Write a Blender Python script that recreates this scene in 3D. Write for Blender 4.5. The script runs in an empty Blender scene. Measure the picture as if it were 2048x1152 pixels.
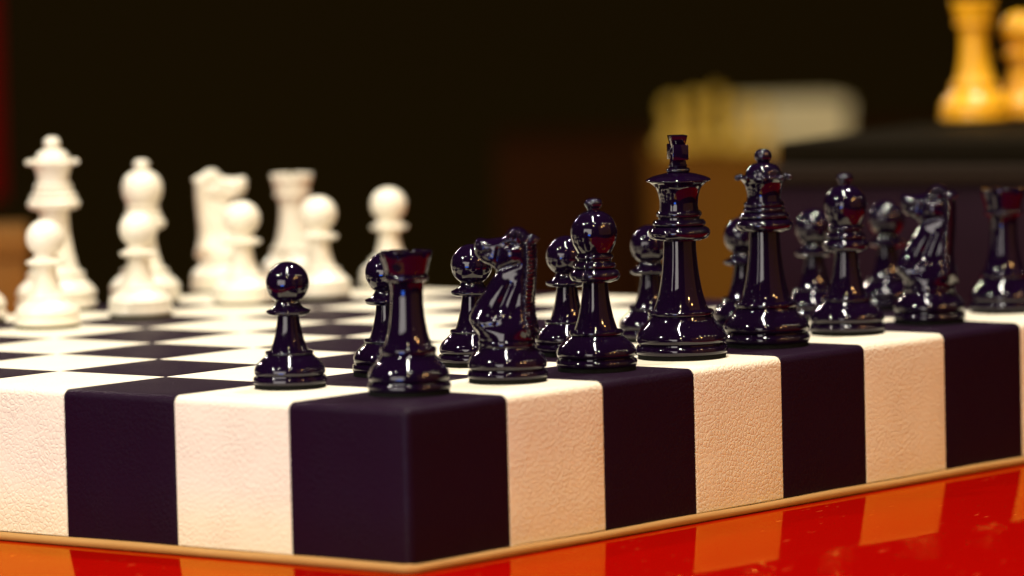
import bpy, bmesh, math, random
from mathutils import Vector, Matrix
from mathutils.geometry import delaunay_2d_cdt

random.seed(7)
SC = bpy.context.scene
COL = SC.collection
S = 0.055                      # one board square, metres
HB = 1.047                     # board top above the table, in squares

# ------------------------------------------------------------------ camera
CAM = Vector((-23.9497, -20.3427, 3.0625 + HB))      # in squares
YAW, PIT, ROL, FPX = 0.6826, -0.0736, -0.0237, 10040.4   # focal length for a 2048 px wide picture
fw = Vector((math.cos(YAW)*math.cos(PIT), math.sin(YAW)*math.cos(PIT), math.sin(PIT)))
r0 = Vector((math.sin(YAW), -math.cos(YAW), 0)); u0 = r0.cross(fw)
rt = math.cos(ROL)*r0 + math.sin(ROL)*u0
up = -math.sin(ROL)*r0 + math.cos(ROL)*u0
cd = bpy.data.cameras.new('camera'); cam = bpy.data.objects.new('camera', cd); COL.objects.link(cam)
cam.matrix_world = Matrix(((rt.x, up.x, -fw.x, CAM.x*S), (rt.y, up.y, -fw.y, CAM.y*S), (rt.z, up.z, -fw.z, CAM.z*S), (0, 0, 0, 1)))
cd.sensor_width = 36; cd.lens = FPX*36/2048; cd.clip_start = 0.05; cd.clip_end = 60
cd.dof.use_dof = True; cd.dof.focus_distance = 34.3*S; cd.dof.aperture_fstop = 7.2; cd.dof.aperture_blades = 0
SC.camera = cam

# ------------------------------------------------------------------ light
w = bpy.data.worlds.new('World'); SC.world = w; w.use_nodes = True
w.node_tree.nodes['Background'].inputs[0].default_value = (0.9, 0.62, 0.40, 1)
w.node_tree.nodes['Background'].inputs[1].default_value = 0.018
O = Vector((3.0, 2.0, HB+.4))*S
def lamp(name, d, dist, size, watts, col, size_y=None, spread=180, aim=None, spin=None):
    """an area lamp in direction d = (right, up, towards camera) seen from the chess pieces"""
    v = (rt*d[0] + Vector((0, 0, 1))*d[1] - Vector((fw.x, fw.y, 0)).normalized()*d[2]).normalized()
    L = bpy.data.lights.new(name, 'AREA'); L.energy = watts; L.color = col; L.spread = math.radians(spread)
    if size_y: L.shape = 'RECTANGLE'; L.size = size; L.size_y = size_y
    else: L.shape = 'DISK'; L.size = size
    o = bpy.data.objects.new(name, L); COL.objects.link(o)
    o.location = O + v*dist
    q = (-v if aim is None else aim).to_track_quat('-Z', 'Y').to_matrix().to_4x4()
    if spin is not None: q = q @ Matrix.Rotation(spin, 4, 'Z')
    o.matrix_world = Matrix.Translation(o.location) @ q
    return o
WARM = (1, .80, .50); NEUT = (1, .95, .83)
lamp('ceiling_spot', (-.72, .60, .39), 2.3, .09, 17, NEUT)
lamp('ceiling_spot', (-.02, .56, .84), 2.4, .09, 3, WARM)
lamp('ceiling_spot', (-.48, .74, .50), 2.3, .07, 3, NEUT)
lamp('ceiling_spot', (.10, .74, .66), 2.4, .07, 3, NEUT)
lamp('ceiling_spot', (.25, .95, -.25), 2.1, .09, 21, NEUT)
tube = lamp('ceiling_tube', (-.03, .93, .30), 1.9, .05, 31, NEUT, size_y=1.3, aim=Vector((0, 0, -1)), spin=YAW-math.pi/2)
lamp('window', (-.52, .10, .85), 2.9, 2.0, 28, (1, .91, .86), size_y=1.2)
lamp('blue_screen', (-.46, -.175, .93), 2.9, .9, 8, (.05, .20, 1), size_y=.28)
for i in range(5):
    lamp('ceiling_downlight', (.62+.09*i, .62-.04*i, .42-.16*i), 2.9, .05, 1.0, (1, .82, .60))
lamp('warm_fill_panel', (.82, .24, .50), 3.8, 5.0, 9, (1, .40, .10), size_y=3.0)  # added area light out of view, tints the board's right face orange
lamp('warm_fill_spot', (.60, .42, .66), 2.6, .10, 4.5, (1, .56, .22))  # this and the next: added unseen fill, warms the right face with small glints
lamp('warm_fill_spot', (.72, .46, .50), 2.6, .10, 4.5, (1, .50, .16))
for i in range(6):
    lamp('ceiling_downlight', (-.62+.07*i, .36, -.75), 4.2, .06, 4.5, (1, .88, .74))
SC.view_settings.view_transform = 'Standard'; SC.view_settings.look = 'None'
SC.view_settings.exposure = 0.45; SC.view_settings.gamma = 1; SC.view_settings.use_curve_mapping = False
SC.render.engine = 'CYCLES'
SC.cycles.use_denoising = True
SC.cycles.max_bounces = 8; SC.cycles.sample_clamp_indirect = 6

# ------------------------------------------------------------------ helpers
def ray(px, py, depth):
    """point (in squares) at the given depth along the viewing axis through a pixel of the 2048 px photograph"""
    return CAM + (fw + rt*((px-1024)/FPX) + up*((576-py)/FPX))*depth
def onplane(px, py, z):
    d = fw + rt*((px-1024)/FPX) + up*((576-py)/FPX)
    return CAM + d*((z-CAM.z)/d.z)

def mat(name):
    m = bpy.data.materials.new(name); m.use_nodes = True
    return m, m.node_tree.nodes, m.node_tree.links, m.node_tree.nodes['Principled BSDF']
def simple(name, col, rough=.5, coat=0, spec=.5, bump=None, var=None):
    m, N, L, b = mat(name)
    b.inputs['Base Color'].default_value = (*col, 1); b.inputs['Roughness'].default_value = rough
    b.inputs['Coat Weight'].default_value = coat; b.inputs['Coat Roughness'].default_value = .04
    b.inputs['Specular IOR Level'].default_value = spec
    tc = N.new('ShaderNodeTexCoord')
    if bump:
        t = N.new('ShaderNodeTexNoise'); t.inputs['Scale'].default_value = bump[0]; t.inputs['Detail'].default_value = 4
        L.new(tc.outputs['Object'], t.inputs['Vector'])
        k = N.new('ShaderNodeBump'); k.inputs['Strength'].default_value = bump[1]; k.inputs['Distance'].default_value = bump[2]
        L.new(t.outputs['Fac'], k.inputs['Height']); L.new(k.outputs[0], b.inputs['Normal'])
    if var:
        t = N.new('ShaderNodeTexNoise'); t.inputs['Scale'].default_value = var[0]; t.inputs['Detail'].default_value = 3
        L.new(tc.outputs['Object'], t.inputs['Vector'])
        r = N.new('ShaderNodeMix'); r.data_type = 'RGBA'
        r.inputs[6].default_value = (*col, 1); r.inputs[7].default_value = (*var[1], 1)
        L.new(t.outputs['Fac'], r.inputs[0]); L.new(r.outputs[2], b.inputs['Base Color'])
    return m

def leather(name, col, col2, rough, bump, spec=.5):
    """pebbled leather: voronoi grain of uneven size with creases"""
    m, N, L, b = mat(name)
    tc = N.new('ShaderNodeTexCoord')
    nz = N.new('ShaderNodeTexNoise'); nz.inputs['Scale'].default_value = 260; nz.inputs['Detail'].default_value = 2
    L.new(tc.outputs['Object'], nz.inputs['Vector'])
    mx = N.new('ShaderNodeMix'); mx.data_type = 'VECTOR'; mx.inputs[0].default_value = .0012
    L.new(tc.outputs['Object'], mx.inputs[4]); L.new(nz.outputs['Color'], mx.inputs[5])
    vo = N.new('ShaderNodeTexVoronoi'); vo.feature = 'DISTANCE_TO_EDGE'; vo.inputs['Scale'].default_value = 500
    L.new(mx.outputs[1], vo.inputs['Vector'])
    mr = N.new('ShaderNodeMapRange'); mr.inputs[1].default_value = 0; mr.inputs[2].default_value = .22
    mr.interpolation_type = 'SMOOTHSTEP'
    L.new(vo.outputs['Distance'], mr.inputs[0])
    big = N.new('ShaderNodeTexNoise'); big.inputs['Scale'].default_value = 55; big.inputs['Detail'].default_value = 3
    L.new(tc.outputs['Object'], big.inputs['Vector'])
    st = N.new('ShaderNodeMapRange'); st.inputs[1].default_value = .35; st.inputs[2].default_value = .62
    st.inputs[3].default_value = .35; st.inputs[4].default_value = 1
    L.new(big.outputs['Fac'], st.inputs[0])
    mu = N.new('ShaderNodeMath'); mu.operation = 'MULTIPLY'; L.new(mr.outputs[0], mu.inputs[0]); L.new(st.outputs[0], mu.inputs[1])
    ad = N.new('ShaderNodeMath'); ad.operation = 'MULTIPLY_ADD'; ad.inputs[1].default_value = .8
    L.new(big.outputs['Fac'], ad.inputs[0]); L.new(mu.outputs[0], ad.inputs[2])
    k = N.new('ShaderNodeBump'); k.inputs['Strength'].default_value = bump; k.inputs['Distance'].default_value = .00036
    L.new(ad.outputs[0], k.inputs['Height']); L.new(k.outputs[0], b.inputs['Normal'])
    c = N.new('ShaderNodeMix'); c.data_type = 'RGBA'
    c.inputs[6].default_value = (*col, 1); c.inputs[7].default_value = (*col2, 1)
    L.new(big.outputs['Fac'], c.inputs[0]); L.new(c.outputs[2], b.inputs['Base Color'])
    b.inputs['Roughness'].default_value = rough; b.inputs['Specular IOR Level'].default_value = spec
    return m

def lacquer(name, col, gl_col, rough, ior, speck=True, fmul=.80):
    """polished lacquer: coloured body under a tinted clear varnish with fine scratches"""
    m, N, L, b = mat(name); N.remove(b)
    out = N['Material Output']
    tc = N.new('ShaderNodeTexCoord')
    d = N.new('ShaderNodeBsdfDiffuse'); d.inputs['Color'].default_value = (*col, 1)
    g = N.new('ShaderNodeBsdfGlossy'); g.inputs['Color'].default_value = (*gl_col, 1)
    fr = N.new('ShaderNodeFresnel'); fr.inputs['IOR'].default_value = ior
    mx = N.new('ShaderNodeMixShader')
    fm = N.new('ShaderNodeMath'); fm.operation = 'MULTIPLY'; fm.inputs[1].default_value = fmul
    L.new(fr.outputs[0], fm.inputs[0]); L.new(fm.outputs[0], mx.inputs[0]); L.new(d.outputs[0], mx.inputs[1]); L.new(g.outputs[0], mx.inputs[2])
    L.new(mx.outputs[0], out.inputs['Surface'])
    mp = N.new('ShaderNodeMapping'); mp.inputs['Scale'].default_value = (1, 6, 1); mp.inputs['Rotation'].default_value = (0, 0, .3)
    L.new(tc.outputs['Object'], mp.inputs[0])
    n1 = N.new('ShaderNodeTexNoise'); n1.inputs['Scale'].default_value = 40; n1.inputs['Detail'].default_value = 6
    L.new(mp.outputs[0], n1.inputs['Vector'])
    rr = N.new('ShaderNodeMapRange'); rr.inputs[1].default_value = .35; rr.inputs[2].default_value = .75
    rr.inputs[3].default_value = rough; rr.inputs[4].default_value = rough*2.4
    L.new(n1.outputs['Fac'], rr.inputs[0]); L.new(rr.outputs[0], g.inputs['Roughness'])
    n2 = N.new('ShaderNodeTexNoise'); n2.inputs['Scale'].default_value = 170; n2.inputs['Detail'].default_value = 5
    L.new(mp.outputs[0], n2.inputs['Vector'])
    k = N.new('ShaderNodeBump'); k.inputs['Strength'].default_value = .05; k.inputs['Distance'].default_value = .0002
    L.new(n2.outputs['Fac'], k.inputs['Height'])
    n4 = N.new('ShaderNodeTexNoise'); n4.inputs['Scale'].default_value = 26; n4.inputs['Detail'].default_value = 2
    L.new(tc.outputs['Object'], n4.inputs['Vector'])
    k2 = N.new('ShaderNodeBump'); k2.inputs['Strength'].default_value = .10; k2.inputs['Distance'].default_value = .0006
    L.new(n4.outputs['Fac'], k2.inputs['Height']); L.new(k.outputs[0], k2.inputs['Normal']); L.new(k2.outputs[0], g.inputs['Normal'])
    if speck:      # lighter scuffs worn in the varnish
        n3 = N.new('ShaderNodeTexNoise'); n3.inputs['Scale'].default_value = 90; n3.inputs['Detail'].default_value = 8
        L.new(mp.outputs[0], n3.inputs['Vector'])
        cr = N.new('ShaderNodeMapRange'); cr.inputs[1].default_value = .68; cr.inputs[2].default_value = .76
        L.new(n3.outputs['Fac'], cr.inputs[0])
        c = N.new('ShaderNodeMix'); c.data_type = 'RGBA'
        c.inputs[6].default_value = (*col, 1); c.inputs[7].default_value = (.85, .16, .04, 1)
        L.new(cr.outputs[0], c.inputs[0]); L.new(c.outputs[2], d.inputs['Color'])
    return m

def gloss(name, col):
    """hand-polished lacquer: smears and fingerprints vary the gloss, dust lies in specks"""
    m = simple(name, col, .05, spec=.5); N, L = m.node_tree.nodes, m.node_tree.links; b = N['Principled BSDF']
    tc = N.new('ShaderNodeTexCoord'); oi = N.new('ShaderNodeObjectInfo')
    ad = N.new('ShaderNodeVectorMath'); ad.operation = 'ADD'; L.new(tc.outputs['Object'], ad.inputs[0]); L.new(oi.outputs['Location'], ad.inputs[1])
    n = N.new('ShaderNodeTexNoise'); n.inputs['Scale'].default_value = 140; n.inputs['Detail'].default_value = 6; n.inputs['Distortion'].default_value = .8
    L.new(ad.outputs[0], n.inputs['Vector'])
    r = N.new('ShaderNodeMapRange'); r.inputs[1].default_value = .42; r.inputs[2].default_value = .72; r.inputs[3].default_value = .03; r.inputs[4].default_value = .095
    L.new(n.outputs['Fac'], r.inputs[0]); L.new(r.outputs[0], b.inputs['Roughness'])
    n2 = N.new('ShaderNodeTexNoise'); n2.inputs['Scale'].default_value = 320; n2.inputs['Detail'].default_value = 3
    L.new(ad.outputs[0], n2.inputs['Vector'])
    k = N.new('ShaderNodeBump'); k.inputs['Strength'].default_value = .12; k.inputs['Distance'].default_value = .00012
    L.new(n2.outputs['Fac'], k.inputs['Height']); L.new(k.outputs[0], b.inputs['Normal'])
    d = N.new('ShaderNodeTexNoise'); d.inputs['Scale'].default_value = 1500; d.inputs['Detail'].default_value = 1
    L.new(ad.outputs[0], d.inputs['Vector'])
    q = N.new('ShaderNodeMapRange'); q.inputs[1].default_value = .77; q.inputs[2].default_value = .83; L.new(d.outputs['Fac'], q.inputs[0])
    c = N.new('ShaderNodeMix'); c.data_type = 'RGBA'; c.inputs[6].default_value = (*col, 1); c.inputs[7].default_value = (.16, .14, .13, 1)
    L.new(q.outputs[0], c.inputs[0]); L.new(c.outputs[2], b.inputs['Base Color'])
    return m

M = dict(
    cream=leather('cream leather', (.80, .73, .58), (.76, .68, .53), .62, .55, .3),
    dark=leather('aubergine leather', (.0098, .0010, .0105), (.0078, .0008, .0083), .48, .30, .11),
    tan=simple('tan piping', (.36, .18, .050), .6, spec=.25, bump=(300, .3, .0003), var=(40, (.44, .24, .08))),
    ebony=gloss('aubergine lacquer', (.0048, .0010, .0090)),
    ivory=simple('ivory resin', (.82, .76, .62), .33, coat=.12, spec=.45, bump=(60, .03, .0003)),
    felt=simple('dark felt', (.007, .007, .006), 1, spec=.1, bump=(900, .8, .0004)),
    pale_felt=simple('moss felt', (.10, .10, .05), 1, spec=.1, bump=(900, .8, .0004)),
    box=simple('boxwood', (.80, .43, .012), .35, coat=.12, spec=.4, var=(60, (.70, .29, .006)), bump=(80, .05, .0003)),
    brass=simple('old gold', (.70, .42, .03), .35, var=(50, (.78, .52, .06))),
    red=lacquer('red lacquer', (.25, .0008, .0004), (1, .72, .07), .035, 1.45),
    maroon=simple('maroon wood', (.030, .0085, .0012), .7, spec=.02, bump=(60, .2, .0004)),
    case=leather('brown purple leather', (.012, .0032, .0085), (.009, .0022, .0062), .6, .3, .08),
    lid=simple('dark brown lid', (.006, .0036, .0008), .7, spec=.05, bump=(200, .2, .0003)),
    ledge=simple('grey brown trim', (.014, .009, .0055), .7, spec=.06, bump=(200, .2, .0003)),
    paper=simple('pale card', (.80, .68, .36), .7, bump=(60, .2, .0004)),
    amber=simple('amber wood', (.22, .075, .004), .5, spec=.12, var=(25, (.16, .085, .025)), bump=(60, .2, .0004)),
    plinth=simple('amber brown plinth wood', (.21, .085, .002), .6, spec=.08, var=(12, (.15, .05, .002)), bump=(60, .2, .0004)),
    curtain=simple('red cloth', (.14, .0005, .0005), .9, spec=.05, bump=(200, .3, .0006)),
    wall=simple('dark brown wall', (.060, .040, .007), .95, spec=.05, bump=(30, .2, .001)),
)

def obj(name, bm, m, parent=None, smooth=None):
    me = bpy.data.meshes.new(name); bm.to_mesh(me); bm.free()
    me.materials.append(M[m])
    if smooth is not None:
        me.shade_smooth()
        me.set_sharp_from_angle(angle=math.radians(smooth))
    o = bpy.data.objects.new(name, me); COL.objects.link(o)
    if parent: o.parent = parent
    return o
def thing(name, label, cat, loc=(0, 0, 0), rz=0, group=None):
    o = bpy.data.objects.new(name, None); COL.objects.link(o); o.empty_display_size = .02
    o.location = loc; o.rotation_euler = (0, 0, rz)
    o['label'] = label; o['category'] = cat
    if group: o['group'] = group
    return o
def copy_thing(src, loc, rz, label, group, material=None):
    r = src.copy(); COL.objects.link(r); r.location = loc; r.rotation_euler = (0, 0, rz); r['label'] = label; r['group'] = group
    for ch in src.children:
        c = ch.copy(); COL.objects.link(c); c.parent = r
    return r
def box_bm(x0, x1, y0, y1, z0, z1, bev=0, seg=2):
    bm = bmesh.new(); bmesh.ops.create_cube(bm, size=1)
    for v in bm.verts: v.co = Vector(((x0+x1)/2+v.co.x*(x1-x0), (y0+y1)/2+v.co.y*(y1-y0), (z0+z1)/2+v.co.z*(z1-z0)))*S
    if bev: bmesh.ops.bevel(bm, geom=bm.edges[:], offset=bev*S, segments=seg, profile=.6, affect='EDGES')
    return bm

# ------------------------------------------------------------------ the setting
def structure(name, bm, m, smooth=None):
    o = obj(name, bm, m, None, smooth); o['kind'] = 'structure'; return o
structure('table', box_bm(-2.4, 16.5, -5.0, 16.5, -.9, 0, .05), 'red', 30)
FH = Vector((fw.x, fw.y, 0)).normalized(); RH = Vector((rt.x, rt.y, 0)).normalized()
def camframe(o, px, depth, z=0, rz=0):
    """stand an object on height z at a depth and picture column; its x axis then points to the right of the view"""
    p = ray(px, 576, depth); o.location = Vector((p.x, p.y, z))*S
    o.rotation_euler = (0, 0, YAW-math.pi/2+rz)
bt = structure('counter', box_bm(-4.4, 12, 0, 12, -15, -.1, .1), 'maroon', 30); camframe(bt, 1500, 88)
wl = structure('wall', box_bm(-120, 120, 0, 1, -16, 90), 'wall'); camframe(wl, 1024, 165)
fl = structure('floor', box_bm(-120, 120, -165, 0, -16, -15), 'wall'); camframe(fl, 1024, 164.9)

# ------------------------------------------------------------------ the board
board = thing('chess_board', 'thick chess board box wrapped in cream and dark leather squares', 'chess board')
RB, N8, ZB = .055, 8.0, .058            # edge rounding, squares, bottom of the leather sides
lo = Vector((0, 0, -5)); hi = Vector((N8, N8, HB))
def rounded(p):
    q = Vector((min(max(p.x, RB), N8-RB), min(max(p.y, RB), N8-RB), min(p.z, HB-RB)))
    d = p-q
    if d.length < 1e-9: return p, Vector((0, 0, 1))
    n = d.normalized(); return q+n*RB, n
SEAM = ((0, .014), (.0025, .005), (.007, .0008), (.012, 0))
def ticks(a, b, ra, rb):
    """samples a..b; ra / rb: 's' seam, 'r' rounded fold"""
    t = []
    t += [a+x for x, _ in SEAM] if ra == 's' else [a+RB*f for f in (0, .2, .4, .6, .8, 1)]
    for f in (.25, .5, .75): t.append(a+(b-a)*f)
    e = [b-x for x, _ in SEAM] if rb == 's' else [b-RB*f for f in (0, .2, .4, .6, .8, 1)]
    return t+e[::-1]
def sink(d):
    for (x0, h0), (x1, h1) in zip(SEAM, SEAM[1:]):
        if d <= x1: return h0+(h1-h0)*(d-x0)/(x1-x0)
    return 0
def leather_square(i, j):
    bm = bmesh.new()
    G = .0012
    def patch(us, vs, f, du, dv):
        g = []
        for u in us:
            row = []
            for v in vs:
                p, n = rounded(f(u, v)); h = max(sink(du(u)), sink(dv(v)))
                row.append(bm.verts.new((p-n*h)*S))
            g.append(row)
        for a in range(len(us)-1):
            for b in range(len(vs)-1): bm.faces.new((g[a][b], g[a+1][b], g[a+1][b+1], g[a][b+1]))
    x0, x1, y0, y1 = i, i+1, j, j+1
    kx = ('r' if i == 0 else 's', 'r' if i == 7 else 's'); ky = ('r' if j == 0 else 's', 'r' if j == 7 else 's')
    sx = lambda u: min([u-x0 if i > 0 else 9, x1-u if i < 7 else 9]); sy = lambda v: min([v-y0 if j > 0 else 9, y1-v if j < 7 else 9])
    xs, ys = ticks(x0, x1, *kx), ticks(y0, y1, *ky); zs = ticks(ZB, HB, 's', 'r'); sz = lambda z: z-ZB
    patch(xs, ys, lambda u, v: Vector((u, v, HB)), sx, sy)
    if j == 0: patch(xs, zs, lambda u, v: Vector((u, 0, v)), sx, sz)
    if j == 7: patch(xs, zs, lambda u, v: Vector((u, N8, v)), sx, sz)
    if i == 0: patch(ys, zs, lambda u, v: Vector((0, u, v)), sy, sz)
    if i == 7: patch(ys, zs, lambda u, v: Vector((N8, u, v)), sy, sz)
    bmesh.ops.remove_doubles(bm, verts=bm.verts[:], dist=.0002*S)
    bmesh.ops.recalc_face_normals(bm, faces=bm.faces[:])
    c = Vector((4, 4, .5))*S
    f0 = max(bm.faces, key=lambda f: f.calc_area())
    if (f0.calc_center_median()-c).dot(f0.normal) < 0: bmesh.ops.reverse_faces(bm, faces=bm.faces[:])
    return obj('leather_square', bm, 'dark' if (i+j) % 2 == 0 else 'cream', board, 50)
for i in range(8):
    for j in range(8): leather_square(i, j)
obj('core', box_bm(.02, N8-.02, .02, N8-.02, .05, HB-.02), 'lid', board)
# tan leather piping round the foot of the box
bm = bmesh.new(); loop = []
PR, e = .030, .012
pts = []
for cx, cy, a0 in ((0, 0, 180), (N8, 0, 270), (N8, N8, 0), (0, N8, 90)):
    sx, sy = (1 if cx == 0 else -1), (1 if cy == 0 else -1)
    for k in range(6):
        a = math.radians(a0+18*k); pts.append(Vector((cx+sx*.05+math.cos(a)*(.05+e), cy+sy*.05+math.sin(a)*(.05+e), 0)))
dense = []
for a, b in zip(pts, pts[1:]+pts[:1]):
    n = max(1, int((b-a).length/.25))
    for k in range(n): dense.append(a.lerp(b, k/n))
rings = []
for k, p in enumerate(dense):
    t = (dense[(k+1) % len(dense)]-dense[k-1]).normalized(); o = Vector((t.y, -t.x, 0))
    wob = 1+.07*math.sin(k*1.7)+.05*math.sin(k*.61+1); dz = .003*math.sin(k*.9)
    rings.append([bm.verts.new((p+o*math.cos(q*math.pi/5)*PR*wob+Vector((0, 0, PR*1.05+dz*(q < 5)+math.sin(q*math.pi/5)*PR)))*S) for q in range(10)])
for k in range(len(rings)):
    A, B = rings[k], rings[(k+1) % len(rings)]
    for q in range(10): bm.faces.new((A[q], B[q], B[(q+1) % 10], A[(q+1) % 10]))
bmesh.ops.recalc_face_normals(bm, faces=bm.faces[:])
obj('piping', bm, 'tan', board, 60)
obj('base_panel', box_bm(.0, N8, .0, N8, .006, .052), 'tan', board)

# ------------------------------------------------------------------ turned pieces
def cat(pts, n=5):
    """Catmull-Rom through (r, z) points"""
    if len(pts) < 3: return list(pts)
    out = []
    for k in range(len(pts)-1):
        p1, p2 = pts[k], pts[k+1]
        p0 = pts[k-1] if k else (2*p1[0]-p2[0], 2*p1[1]-p2[1])
        p3 = pts[k+2] if k+2 < len(pts) else (2*p2[0]-p1[0], 2*p2[1]-p1[1])
        for s in range(n):
            t = s/n
            out.append(tuple(.5*(2*p1[c]+(p2[c]-p0[c])*t+(2*p0[c]-5*p1[c]+4*p2[c]-p3[c])*t*t+(3*p1[c]-p0[c]-3*p2[c]+p3[c])*t**3) for c in (0, 1)))
    return out+[pts[-1]]
def lathe(segs, y0, k, seg=64, close=True):
    """segs: runs of (half width, picture y) in zoomed pixels, each run smooth, runs meet in creases"""
    prof = []
    for s in segs:
        for r, y in cat(s):
            p = (max(r, 0)/k, (y0-y)/k)
            if not prof or abs(p[0]-prof[-1][0])+abs(p[1]-prof[-1][1]) > 1e-5: prof.append(p)
    bm = bmesh.new(); rings = []
    for r, z in prof:
        if r < 1e-6: rings.append([bm.verts.new((0, 0, z*S))]); continue
        rings.append([bm.verts.new((r*S*math.cos(2*math.pi*a/seg), r*S*math.sin(2*math.pi*a/seg), z*S)) for a in range(seg)])
    for A, B in zip(rings, rings[1:]):
        for q in range(seg):
            f = [A[q % len(A)], A[(q+1) % seg % len(A)], B[(q+1) % seg % len(B)], B[q % len(B)]]
            f = list(dict.fromkeys(f))
            if len(f) > 2:
                try: bm.faces.new(f)
                except ValueError: pass
    return bm
def sphere_run(r, yc, a0, a1, n=14):
    return [(r*math.cos(math.radians(a0+(a1-a0)*t/n)), yc-r*math.sin(math.radians(a0+(a1-a0)*t/n))) for t in range(n+1)]
PART = {}
def turned(kind, y0, k, runs):
    PART[kind] = [(n, lathe, (s, y0, k), mm) for n, s, mm in runs]

turned('pawn', 1001, 1030, [
    ('felt_pad', [[(0, 1001), (242, 1001)], [(242, 1001), (243, 971)], [(243, 971), (0, 970)]], 'felt'),
    ('base', [[(238, 971), (248, 967), (252, 955), (251, 936), (246, 922)], [(246, 922), (233, 919)], [(233, 919), (232, 911)], [(232, 911), (240, 903), (243, 884), (239, 862), (226, 838), (204, 815), (182, 795), (165, 778), (160, 770)],
              [(160, 770), (164, 765), (165, 756), (161, 748)], [(161, 748), (128, 743)]], 0),
    ('stem', [[(128, 743), (117, 715), (103, 670), (90, 615), (80, 560), (75, 512)]], 0),
    ('collar', [[(75, 512), (118, 507)], [(118, 507), (140, 498), (152, 482), (150, 472)], [(150, 472), (118, 458), (96, 440), (84, 420), (78, 400)]], 0),
    ('head', [sphere_run(147, 287, -57, 90)], 0)])
turned('rook', 1048, 1047, [
    ('felt_pad', [[(0, 1048), (275, 1048)], [(275, 1048), (276, 1017)], [(276, 1017), (0, 1016)]], 'felt'),
    ('base', [[(271, 1017), (281, 1013), (285, 1000), (284, 981), (277, 968)], [(277, 968), (263, 965)], [(263, 965), (262, 957)], [(262, 957), (272, 948), (276, 926), (272, 900), (257, 868), (232, 838), (208, 812), (194, 792), (188, 782)],
              [(188, 782), (184, 774)], [(184, 774), (190, 764), (191, 742), (186, 728)], [(186, 728), (166, 722)]], 0),
    ('stem', [[(166, 722), (153, 690), (138, 640), (124, 570), (114, 490), (109, 410), (110, 340), (117, 285)]], 0),
    ('collar', [[(117, 285), (138, 278)], [(138, 278), (150, 268), (153, 252), (148, 238)], [(148, 238), (136, 234)]], 0)])
turned('bishop', 994, 947, [
    ('felt_pad', [[(0, 994), (250, 994)], [(250, 994), (251, 966)], [(251, 966), (0, 965)]], 'felt'),
    ('base', [[(246, 966), (256, 962), (260, 950), (259, 934), (252, 921)], [(252, 921), (240, 918)], [(240, 918), (239, 910)], [(239, 910), (252, 901), (257, 880), (250, 855), (230, 826), (204, 802), (182, 784), (171, 772)],
              [(171, 772), (166, 768)], [(166, 768), (172, 760), (173, 746), (168, 736)], [(168, 736), (138, 731)]], 0),
    ('stem', [[(138, 731), (127, 700), (113, 650), (100, 590), (89, 520), (83, 460), (82, 432)]], 0),
    ('collar', [[(82, 432), (112, 429)], [(112, 429), (146, 416), (161, 390), (157, 366), (140, 348)], [(140, 348), (124, 344)], [(124, 344), (135, 334), (138, 320), (130, 306)], [(130, 306), (112, 300)], [(112, 300), (108, 290), (112, 280)],
                [(112, 280), (120, 272), (120, 258), (112, 248)], [(112, 248), (104, 244)]], 0),
    ('head', [[(104, 244), (120, 215), (138, 175), (148, 125), (146, 82), (132, 40), (104, 4), (70, -17), (46, -27)]], 0),
    ('finial', [[(46, -27), (40, -31)], [(40, -31), (43, -45), (54, -60), (58, -78), (49, -97), (28, -108), (0, -111)]], 0)])
turned('king', 1096, 679, [
    ('felt_pad', [[(0, 1096), (207, 1096)], [(207, 1096), (208, 1075)], [(208, 1075), (0, 1074)]], 'felt'),
    ('base', [[(204, 1075), (213, 1072), (217, 1061), (216, 1046), (210, 1035)], [(210, 1035), (201, 1033)], [(201, 1033), (200, 1026)], [(200, 1026), (210, 1018), (214, 1000), (208, 980), (192, 957), (172, 937), (158, 918), (152, 900)],
              [(152, 900), (148, 896)], [(148, 896), (154, 890), (155, 878), (150, 870)], [(150, 870), (128, 866)]], 0),
    ('stem', [[(128, 866), (117, 835), (103, 785), (92, 725), (83, 655), (78, 590), (77, 546)]], 0),
    ('collar', [[(77, 546), (104, 543)], [(104, 543), (132, 532), (145, 510), (141, 492), (126, 480)], [(126, 480), (112, 477)], [(112, 477), (123, 470), (124, 458), (115, 447)], [(115, 447), (98, 444)], [(98, 444), (97, 434)], [(97, 434), (105, 428), (106, 414), (99, 404)], [(99, 404), (92, 402)]], 0),
    ('crown', [[(92, 402), (90, 370), (95, 330), (107, 298), (128, 276), (148, 266)], [(148, 266), (153, 261), (150, 255)], [(150, 255), (122, 243), (86, 233), (55, 226)],
               [(55, 226), (50, 224)], [(50, 224), (56, 217), (54, 208), (48, 203)], [(48, 203), (40, 200)], [(40, 200), (44, 190), (30, 184), (0, 183)]], 0)])
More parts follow.
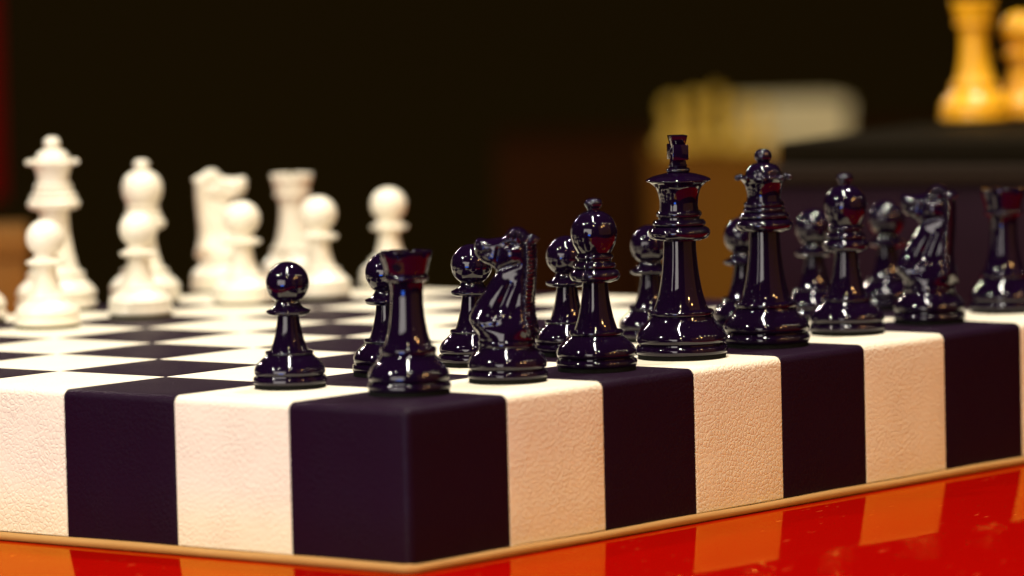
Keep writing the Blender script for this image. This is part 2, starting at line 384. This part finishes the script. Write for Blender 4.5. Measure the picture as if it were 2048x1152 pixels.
turned('queen', 1032, 665, [
    ('felt_pad', [[(0, 1032), (196, 1032)], [(196, 1032), (197, 1012)], [(197, 1012), (0, 1011)]], 'felt'),
    ('base', [[(193, 1012), (201, 1009), (205, 999), (204, 985), (198, 974)], [(198, 974), (189, 972)], [(189, 972), (188, 965)], [(188, 965), (198, 957), (202, 940), (196, 920), (180, 898), (161, 880), (148, 864), (143, 852)],
              [(143, 852), (139, 849)], [(139, 849), (145, 843), (146, 831), (141, 824)], [(141, 824), (122, 820)]], 0),
    ('stem', [[(122, 820), (111, 790), (99, 740), (88, 680), (79, 610), (74, 545), (73, 494)]], 0),
    ('collar', [[(73, 494), (100, 491)], [(100, 491), (124, 481), (134, 462), (130, 446), (116, 435)], [(116, 435), (106, 432)], [(106, 432), (116, 426), (117, 413), (108, 404)], [(108, 404), (92, 401)], [(92, 401), (98, 393), (97, 382), (90, 377)], [(90, 377), (94, 370), (94, 358), (87, 352)], [(87, 352), (82, 350)]], 0),
    ('crown', [[(82, 350), (79, 325), (84, 290), (96, 262), (114, 243)], [(114, 243), (112, 232), (98, 228)], [(98, 228), (86, 226)], [(86, 226), (82, 205), (66, 183), (40, 171), (30, 168)]], 0),
    ('finial', [[(30, 168), (28, 164)], [(28, 164), (38, 152), (41, 136), (36, 118), (22, 106), (0, 102)]], 0)])
turned('knight', 1062, 970, [
    ('felt_pad', [[(0, 1062), (250, 1062)], [(250, 1062), (251, 1033)], [(251, 1033), (0, 1032)]], 'felt'),
    ('base', [[(246, 1033), (256, 1029), (260, 1016), (258, 1000), (252, 987)], [(252, 987), (238, 984)], [(238, 984), (237, 976)], [(237, 976), (250, 966), (254, 941), (247, 914), (228, 884), (203, 862), (188, 848), (184, 838)],
              [(184, 838), (180, 834)], [(180, 834), (184, 824), (184, 802), (178, 790)], [(178, 790), (0, 784)]], 0)])

def rook_top():
    """flared battlement cup with notched rim and hollow top"""
    bm = bmesh.new(); k = 1047; y0 = 1048; seg = 96
    outer = [(136, 234), (142, 220), (150, 190), (160, 150), (170, 118)]
    prof = [(r/k, (y0-y)/k) for r, y in cat(outer, 3)]
    rings = [[bm.verts.new((r*S*math.cos(2*math.pi*a/seg), r*S*math.sin(2*math.pi*a/seg), z*S)) for a in range(seg)] for r, z in prof]
    zt, zn, zi = (y0-72)/k, (y0-112)/k, (y0-122)/k; ro, ri = 181/k, 128/k
    def top(a):
        return zn if (a % 16) in (0, 1, 2) else zt
    # merlon ring: per segment columns with vertical notch walls
    def v(r, a, z): return bm.verts.new((r*S*math.cos(2*math.pi*a/seg), r*S*math.sin(2*math.pi*a/seg), z*S))
    rim = rings[-1]
    inner = [v(ri, a, zi) for a in range(seg)]
    for a in range(seg):
        b = (a+1) % seg; z = top(a); rr = 170/k+(ro-170/k)*(z-(y0-118)/k)/(zt-(y0-118)/k)
        o1, o2, i1, i2 = v(rr, a, z), v(rr, b, z), v(ri, a, z), v(ri, b, z)
        bm.faces.new((rim[a], rim[b], o2, o1)); bm.faces.new((o1, o2, i2, i1)); bm.faces.new((i1, i2, inner[b], inner[a]))
        if top((a-1) % seg) != z:
            zp = top((a-1) % seg); rp = 170/k+(ro-170/k)*(zp-(y0-118)/k)/(zt-(y0-118)/k)
            bm.faces.new((o1, i1, v(ri, a, zp), v(rp, a, zp)))
    for A, B in zip(rings, rings[1:]):
        for a in range(seg): bm.faces.new((A[a], A[(a+1) % seg], B[(a+1) % seg], B[a]))
    bm.faces.new(inner[::-1])
    bmesh.ops.remove_doubles(bm, verts=bm.verts[:], dist=1e-7)
    sharp = [e for e in bm.edges if len(e.link_faces) == 2 and e.calc_face_angle(0) > .7]
    bmesh.ops.bevel(bm, geom=sharp, offset=.006*S, segments=2, profile=.5, affect='EDGES')
    bmesh.ops.recalc_face_normals(bm, faces=bm.faces[:])
    return bm
def frustum(bm, c, ax, a0, b0, a1, b1, length, u):
    """tapered bar from point c along ax; u is the direction of side a"""
    ax = Vector(ax); u = Vector(u); w_ = ax.cross(u); c = Vector(c); V = []
    for t, a, b in ((0, a0, b0), (length, a1, b1)):
        V.append([bm.verts.new((c+ax*t+u*sx*a+w_*sy*b)*S) for sx, sy in ((1, 1), (-1, 1), (-1, -1), (1, -1))])
    bm.faces.new(V[0][::-1]); bm.faces.new(V[1])
    for q in range(4): bm.faces.new((V[0][q], V[0][(q+1) % 4], V[1][(q+1) % 4], V[1][q]))
def king_cross():
    k = 679; z = lambda y: (1096-y)/k
    bm = bmesh.new(); T = .050
    frustum(bm, (0, 0, z(196)), (0, 0, 1), .056, .052, .036, .046, (196-140)/k, (1, 0, 0))
    frustum(bm, (0, 0, z(140)), (0, 0, 1), .036, .046, .040, .044, (140-112)/k, (1, 0, 0))
    frustum(bm, (0, 0, z(112)), (0, 0, 1), .038, .042, .074, .060, (112-50)/k, (1, 0, 0))
    for s in (1, -1):
        frustum(bm, (s*.030, 0, z(128)), (s, 0, 0), .034, .046, .055, .056, .080, (0, 0, 1))
    bmesh.ops.bevel(bm, geom=bm.edges[:], offset=.006*S, segments=2, profile=.5, affect='EDGES')
    return bm
def queen_point(a):
    bm = bmesh.new(); k = 665; r = 122/k
    bmesh.ops.create_uvsphere(bm, u_segments=16, v_segments=10, radius=.0215*S)
    for v in bm.verts:
        v.co.x *= 1.15
    bmesh.ops.rotate(bm, verts=bm.verts[:], matrix=Matrix.Rotation(a, 3, 'Z'))
    bmesh.ops.translate(bm, verts=bm.verts[:], vec=Vector((r*math.cos(a), r*math.sin(a), (1032-237)/k))*S)
    return bm

# ------------------------------------------------------------------ knight's horse: carved body inflated from its side outline
HX = lambda x, y: ((366-x)/970 - .0237*(1062-y)/970, (1062-y)/970)       # forward (muzzle) is +x; undo the picture's roll
OUT = [(188, 790), (170, 755), (146, 715), (124, 672), (118, 648), (128, 616), (160, 556), (205, 486), (246, 420), (276, 372), (291, 350),
       (282, 333), (262, 319), (238, 307), (212, 294), (190, 276), (170, 257), (156, 232), (150, 195), (152, 160), (164, 137), (194, 133), (232, 140),
       (280, 136), (330, 128), (352, 106), (380, 76), (410, 66), (446, 70), (478, 88), (504, 116), (530, 138), (548, 172), (553, 240), (553, 320), (550, 400), (546, 480), (542, 560),
       (548, 630), (562, 690), (576, 745), (570, 790)]
def horse():
    P = [HX(*p) for p in OUT]
    base = cat(P, 6)
    # mane teeth along the back edge (from the poll down to the drum)
    out = []; L = 0
    for q, p in enumerate(base):
        if q: L += math.dist(p, base[q-1])
        out.append(p)
    # resample evenly
    rs = [out[0]]; acc = 0; step = .0064
    for a, b in zip(out, out[1:]):
        d = math.dist(a, b); t = step-acc
        while t <= d:
            rs.append((a[0]+(b[0]-a[0])*t/d, a[1]+(b[1]-a[1])*t/d)); t += step
        acc = d-(t-step)
    n = len(rs); tang = []
    cxm = sum(p[0] for p in rs)/n
    res = []
    for q, p in enumerate(rs):
        a, b = rs[max(q-1, 0)], rs[min(q+1, n-1)]
        tx, ty = b[0]-a[0], b[1]-a[1]; l = math.hypot(tx, ty); nx, ny = -ty/l, tx/l      # inward normal fixed below
        res.append((p, (nx, ny)))
    area = sum(rs[q][0]*rs[(q+1) % n][1]-rs[(q+1) % n][0]*rs[q][1] for q in range(n))
    sg = 1 if area > 0 else -1
    rim = []
    for (p, nn) in res:
        # the back of the neck: x behind, mane teeth
        if p[0] < -.10 and .30 < p[1] < .93:
            t = .005*math.sin(p[1]*2*math.pi/.0256); p = (p[0]-t, p[1])
        rim.append(p)
    base_pts = [(rim[-1][0]+(rim[0][0]-rim[-1][0])*t/44, rim[-1][1]) for t in range(1, 44)]
    outline = rim+base_pts
    pts = list(outline); edges = [(q, (q+1) % len(outline)) for q in range(len(outline))]
    def dist(x, y):
        b = 9
        for q in range(0, len(rim)-1):
            ax, ay = rim[q]; dx, dy = rim[q+1][0]-ax, rim[q+1][1]-ay
            t = max(0, min(1, ((x-ax)*dx+(y-ay)*dy)/(dx*dx+dy*dy+1e-12)))
            d = (x-ax-dx*t)**2+(y-ay-dy*t)**2
            if d < b: b = d
        return math.sqrt(b)
    def inside(x, y):
        c = False; m = len(outline)
        for q in range(m):
            x1, y1 = outline[q]; x2, y2 = outline[(q+1) % m]
            if (y1 > y) != (y2 > y) and x < (x2-x1)*(y-y1)/(y2-y1)+x1: c = not c
        return c
    D = {}
    for q, (p, nn) in enumerate(res):      # rings just inside the rim so the rounding is smooth
        for off in (.0012, .0045, .010):
            x, y = rim[q][0]+sg*nn[0]*off, rim[q][1]+sg*nn[1]*off
            if inside(x, y):
                d = dist(x, y)
                if d > off*.8: pts.append((x, y))
    h = .0085; row = 0; y = P[0][1]+h
    while y < 1.05:
        x = -.26+(h/2 if row % 2 else 0)
        while x < .26:
            if inside(x, y) and dist(x, y) > .015: pts.append((x, y))
            x += h
        y += h*.866; row += 1
    vs, _, fs, *_r = delaunay_2d_cdt([Vector(p) for p in pts], edges, [], 1, 1e-6)
    def sm(a, b, t):
        t = max(0, min(1, (t-a)/(b-a))); return t*t*(3-2*t)
    def seg(x, y, a, b):
        a, b = HX(*a), HX(*b); dx, dy = b[0]-a[0], b[1]-a[1]
        t = max(0, min(1, ((x-a[0])*dx+(y-a[1])*dy)/(dx*dx+dy*dy)))
        return math.hypot(x-a[0]-dx*t, y-a[1]-dy*t)
    gs = lambda d, s: math.exp(-(d/s)**2)
    backx = lambda y: max([p[0] for p in (HX(576, 745), HX(546, 480))])
    def width(x, y):
        d = dist(x, y)
        z0 = P[0][1]
        W = .185+(.125-.185)*sm(z0, .55, y)+(.098-.125)*sm(.55, .78, y)
        # muzzle narrows
        if y > .70: W *= 1-.20*sm(.03, .20, x)
        R = .085-.03*sm(.6, .8, y)
        if y < z0+.10:      # near the drum the section is circular
            rr = .186; c = math.sqrt(max(0, rr*rr-x*x)) if abs(x) < rr else 0
            t = sm(z0+.10, z0, y)
        else: c = t = 0
        g = min(1, d/R); base_w = W*math.sqrt(max(0, 1-(1-g)**2))
        base_w = base_w*(1-t)+max(c, base_w*.0)*t if t else base_w
        k = sm(0, .02, d)
        e = 0
        # carved folds of neck and shoulder
        e -= .009*gs(seg(x, y, (392, 430), (300, 640)), .018)
        e += .004*gs(seg(x, y, (350, 430), (255, 610)), .020)
        e += .004*gs(seg(x, y, (440, 400), (352, 640)), .022)
        e -= .006*gs(seg(x, y, (480, 380), (420, 620)), .020)
        e -= .008*gs(seg(x, y, (310, 690), (200, 700)), .018)
        e += .006*gs(seg(x, y, (330, 640), (290, 660)), .026)
        # jaw / cheek plate and throat
        e += .026*gs(math.hypot(x-HX(400, 240)[0], y-HX(400, 240)[1]), .060)
        e -= .020*gs(seg(x, y, (330, 330), (440, 300)), .016)
        e -= .018*gs(seg(x, y, (318, 200), (300, 300)), .014)
        # eye under a brow ridge
        e -= .026*gs(math.hypot((x-HX(400, 172)[0])*.6, y-HX(400, 172)[1]), .016)
        e += .013*gs(math.hypot(x-HX(402, 174)[0], y-HX(402, 174)[1]), .010)
        e += .016*gs(seg(x, y, (335, 150), (470, 146)), .013)
        e += .010*gs(seg(x, y, (360, 205), (450, 205)), .010)
        # nostril, mouth
        e -= .020*gs(math.hypot(x-HX(186, 172)[0], y-HX(186, 172)[1]), .013)
        e += .012*gs(math.hypot(x-HX(205, 165)[0], y-HX(205, 165)[1]), .018)
        e -= .018*gs(seg(x, y, (175, 236), (246, 216)), .009)
        e += .010*math.sin(x*260)*math.sin(y*230+x*60)*sm(.05, .10, x)*sm(.72, .76, y)*.3
        # mane: raised band with cross grooves
        if x < -.08 and .30 < y < .95:
            m = sm(.062, .052, d)*sm(.0, .012, d)
            e += .014*m+.0075*m*math.sin((y+.12*x)*2*math.pi/.0256)
            e -= .014*gs(d-.064, .008)
        # forelock mound with striations
        if y > .945:
            e += .013*math.sin((x*.9+(y-.95)*.45)*2*math.pi/.030)*sm(.945, .965, y)*sm(.004, .016, d)
            e += .02*sm(.945, .98, y)*sm(.0, .02, d)
        return max(.0008, base_w+e*k*(1-t))
    bm = bmesh.new(); nb = len(outline); nr = len(rim)
    W = []; 
    for q, v in enumerate(vs):
        d = dist(v.x, v.y)
        on_base = abs(v.y-rim[0][1]) < 1e-6
        W.append(0 if (d < 1e-5) else width(v.x, v.y))
    A = [bm.verts.new((v.x*S, W[q]*S, v.y*S)) for q, v in enumerate(vs)]
    B = [A[q] if W[q] == 0 else bm.verts.new((v.x*S, -W[q]*S, v.y*S)) for q, v in enumerate(vs)]
    for f in fs:
        for X in (A, B):
            try: bm.faces.new([X[q] for q in f])
            except ValueError: pass
    bq = sorted([q for q, v in enumerate(vs) if abs(v.y-rim[0][1]) < 1e-6], key=lambda q: vs[q].x)
    for a, b in zip(bq, bq[1:]):      # close the underside
        f = list(dict.fromkeys([A[a], A[b], B[b], B[a]]))
        if len(f) > 2:
            try: bm.faces.new(f)
            except ValueError: pass
    bmesh.ops.recalc_face_normals(bm, faces=bm.faces[:])
    # smooth a little so that the carving melts like lacquered wood
    bmesh.ops.smooth_vert(bm, verts=[v for v in bm.verts if abs(v.co.z/S-rim[0][1]) > .004], factor=.22, use_axis_x=True, use_axis_y=True, use_axis_z=True)
    return bm
def ear(side):
    bm = bmesh.new()
    c0 = Vector((*HX(500, 150),)); c1 = Vector((*HX(566, 148),))
    n = 12; rings = []
    for t in range(7):
        f = t/6; p = c0.lerp(c1, f); r = .030*math.sqrt(max(0, 1-f**1.6))*(.75+.5*math.sin(math.pi*min(1, f+.2)))+.001
        rings.append([bm.verts.new(Vector((p.x+r*.5*math.sin(2*math.pi*a/n)*.4, side*(.050+.012*f)+r*math.cos(2*math.pi*a/n)*.8, p.y+r*math.sin(2*math.pi*a/n)))*S) for a in range(n)])
    for A, B in zip(rings, rings[1:]):
        for a in range(n): bm.faces.new((A[a], A[(a+1) % n], B[(a+1) % n], B[a]))
    bm.faces.new(rings[0][::-1]); bm.faces.new(rings[-1])
    bmesh.ops.recalc_face_normals(bm, faces=bm.faces[:])
    return bm

MESH = {}
def part_mesh(key, fn, smooth):
    if key not in MESH:
        bm = fn(); me = bpy.data.meshes.new(key[1]); bm.to_mesh(me); bm.free()
        me.shade_smooth(); me.set_sharp_from_angle(angle=math.radians(smooth)); MESH[key] = me
    return MESH[key]
MM = {}
def piece(kind, m, p, label, group, rz=0, scale=1, felt='felt', wide=1):
    """one chess man standing at p (squares); its parts share meshes with its look-alikes"""
    root = thing({'pawn': 'chess_pawn', 'rook': 'chess_rook', 'knight': 'chess_knight', 'bishop': 'chess_bishop', 'king': 'chess_king', 'queen': 'chess_queen'}[kind],
                 label, 'chess ' + kind, Vector(p)*S, rz, group)
    root.scale = (scale*wide, scale*wide, scale)
    parts = [(n, (lambda f=f, a=a: f(*a)), mm or m, 28) for n, f, a, mm in PART[kind]]
    if kind == 'rook': parts.append(('battlement', rook_top, m, 40))
    if kind == 'king': parts.append(('cross', king_cross, m, 25))
    if kind == 'queen':
        for q in range(9): parts.append(('crown_point', (lambda q=q: queen_point(2*math.pi*q/9+.1)), m, 60, q))
    if kind == 'knight':
        parts.append(('horse_head', horse, m, 60)); parts += [('ear', (lambda: ear(1)), m, 60, 0), ('ear', (lambda: ear(-1)), m, 60, 1)]
    for pt in parts:
        n, fn, mm, sm_ = pt[:4]
        if n == 'felt_pad': mm = felt
        key = (kind, n, mm, pt[4] if len(pt) > 4 else 0)
        k0 = (kind, n, '', key[3])
        me0 = part_mesh(k0, fn, sm_)
        if key not in MM:
            me = me0.copy(); me.materials.clear(); me.materials.append(M[mm]); me.name = n; MM[key] = me
        o = bpy.data.objects.new(n, MM[key]); COL.objects.link(o); o.parent = root
    return root
def foot(px, py): 
    p = onplane(px, py, HB); return (p.x, p.y, HB)

FACE_W = YAW+math.pi/2             # the picture's left
GB, GP = 'black back rank pieces', 'black pawns'
K = FACE_W-.12
piece('rook', 'ebony', foot(819, 788), 'glossy black rook on the dark corner square of the board', GB, .35)
piece('knight', 'ebony', foot(1016, 763), 'glossy black knight on a cream square between rook and bishop', GB, K)
piece('bishop', 'ebony', foot(1194, 740), 'glossy black bishop on a dark square between knight and king', GB, 1)
piece('king', 'ebony', foot(1364, 715), 'glossy black king with cross finial, tallest of the black pieces', GB, YAW+.16)
piece('queen', 'ebony', foot(1533.5, 691.5), 'glossy black queen with beaded crown beside the black king', GB, .2)
piece('bishop', 'ebony', foot(1695, 667), 'glossy black bishop on a cream square between queen and knight', GB, 2)
piece('knight', 'ebony', foot(1859, 645.5), 'glossy black knight on a dark square between bishop and rook', GB, K-.1)
piece('rook', 'ebony', foot(2010, 623), 'glossy black rook on a cream square at the end of its rank', GB, .1)
for px, py, who in ((580.5, 775, 'dark-square corner rook, at the board edge'), (777, 750, 'cream-square knight, partly behind the corner rook'), (948, 730, 'dark-square bishop, partly behind the knight'),
                    (1137, 709, 'king, partly behind the dark-square bishop'), (1304, 681, 'queen, partly behind the king'), (1490, 660, 'cream-square bishop, showing between king and queen'),
                    (1631, 639, 'dark-square knight, showing between queen and bishop'), (1776, 617.5, 'cream-square rook, showing between bishop and knight')):
    piece('pawn', 'ebony', foot(px, py), 'glossy black pawn one square ahead of the ' + who, GP, random.uniform(0, 6))
GWB, GWP = 'cream back rank pieces', 'cream pawns'
KW = FACE_W+math.pi+.05
piece('rook', 'ivory', foot(589, 566), 'cream rook with flared battlement beside the cream knight', GWB, .6, felt='pale_felt', wide=1.05)
piece('knight', 'ivory', foot(449, 583), 'cream knight beside the cream rook', GWB, KW, felt='pale_felt', wide=1.05)
piece('bishop', 'ivory', foot(291, 604), 'cream bishop between the cream queen and knight', GWB, 0, felt='pale_felt', wide=1.05)
piece('queen', 'ivory', foot(114, 621), 'cream queen with beaded crown beside the cream bishop', GWB, .25, felt='pale_felt', wide=1.05)
piece('king', 'ivory', foot(-72, 645), 'cream king standing beside the cream queen', GWB, YAW, felt='pale_felt', wide=1.05)
for px, py, who in ((96, 655.5, 'one square ahead of the cream king, overlapping the queen'), (282, 634, 'one square ahead of the cream queen'), (488, 608, 'one square ahead of the cream bishop'),
                    (641, 596, 'one square ahead of the cream knight'), (781, 574, 'one square ahead of the cream rook, last of its row')):
    piece('pawn', 'ivory', foot(px, py), 'cream pawn ' + who, GWP, random.uniform(0, 6), felt='pale_felt', wide=1.05)

# ------------------------------------------------------------------ behind the board
case = thing('leather_case', 'dark brown purple leather case carrying wooden chess pieces', 'case')
camframe(case, 1540, 44.3, 0, -.42)
ZC, ZL = .83+HB, 1.02+HB
obj('body', box_bm(.0, 9, 0, 4, .0, ZC-.17, .04), 'case', case, 30)
obj('trim', box_bm(-.06, 9.06, -.06, 4, ZC-.168, ZC, .03), 'ledge', case, 30)
obj('lid', box_bm(-.02, 9, .35, 4, ZC+.002, ZL, .03), 'lid', case, 30)
def at_height(px, py, z): 
    p = onplane(px, py, z); return (p.x, p.y, z)
piece('rook', 'box', at_height(1951, 246, ZL), 'yellow boxwood rook on the dark leather case', 'boxwood pieces on the case', .3, 1.24)
piece('pawn', 'box', at_height(2043, 240, ZL), 'yellow boxwood pawn beside the boxwood rook', 'boxwood pieces on the case', 0, 1.24)

def stand(px, depth, z=0):
    p = ray(px, 576, depth); return (p.x, p.y, z)
pl = thing('wooden_plinth', 'amber brown wooden plinth holding the blurred golden pieces', 'plinth'); camframe(pl, 1434, 84, 0)
ZP = .12
obj('plinth_body', box_bm(-1.0, 1.0, 0, 3, -15, ZP-.14, .03), 'plinth', pl, 30)
obj('plinth_top', box_bm(-1.06, 1.06, -.06, 3.06, ZP-.138, ZP, .03), 'plinth', pl, 30)
for px, dp, kind, sc_, who in ((1352, 84.6, 'pawn', 1.06, 'at the free end of the row of golden pieces'), (1398, 85.4, 'pawn', 1.1, 'next to the golden bishop on the side away from the pale box'),
                               (1441, 85.9, 'bishop', .86, ', tallest of the golden pieces on the plinth'), (1482, 85.0, 'pawn', 1.0, 'between the golden bishop and the pale box'), (1528, 84.5, 'pawn', .96, 'right against the pale box')):
    piece(kind, 'brass', stand(px, dp, ZP), ('old gold ' + kind + ' ' + who).replace(' ,', ','), 'golden pieces on the plinth', 0, sc_)
pb = thing('pale_box', 'pale cream card box on the dark counter beside golden pieces', 'box'); camframe(pb, 1612, 89, -.1, .12)
obj('box_body', box_bm(-.98, .82, 0, 1.8, 0, .50, .04), 'paper', pb, 30)
obj('box_lid', box_bm(-1.01, .85, -.03, 1.83, .502, .86, .08), 'paper', pb, 30)
wb = thing('wooden_box', 'amber wooden box on the red table behind the cream pieces', 'box'); camframe(wb, -60, 50.5, 0, .1)
obj('box_body', box_bm(-.9, .58, 0, 1.6, 0, .8, .04), 'amber', wb, 30)
obj('box_lid', box_bm(-.93, .61, -.03, 1.63, .802, 1.08, .05), 'amber', wb, 30)
bn = thing('red_banner', 'dark red cloth banner hanging at the edge of the dark background', 'banner'); camframe(bn, -60, 75, 0)
bm = bmesh.new(); g = []
for a in range(41):
    x = -1.6+2.15*a/40; y = .10*math.sin(a*.9)+.05*math.sin(a*.37)
    g.append([[bm.verts.new(Vector((x, y+dy, z))*S) for z in (0.1, 3, 6, 9)] for dy in (0, .03)])
for a in range(40):
    for s in (0, 1):
        for q in range(3): bm.faces.new((g[a][s][q], g[a+1][s][q], g[a+1][s][q+1], g[a][s][q+1]))
    for q in (0, 3): bm.faces.new((g[a][0][q], g[a+1][0][q], g[a+1][1][q], g[a][1][q]))
for a in (0, 40):
    for q in range(3): bm.faces.new((g[a][0][q], g[a][1][q], g[a][1][q+1], g[a][0][q+1]))
bmesh.ops.recalc_face_normals(bm, faces=bm.faces[:])
obj('cloth', bm, 'curtain', bn, 60)
bm = box_bm(-1.7, .62, -.02, .06, 9, 9.12, .02); obj('rod', bm, 'lid', bn)
for x in (-1.66, .58): obj('pole', box_bm(x-.03, x+.03, .02, .08, 0, 9, .01), 'lid', bn)
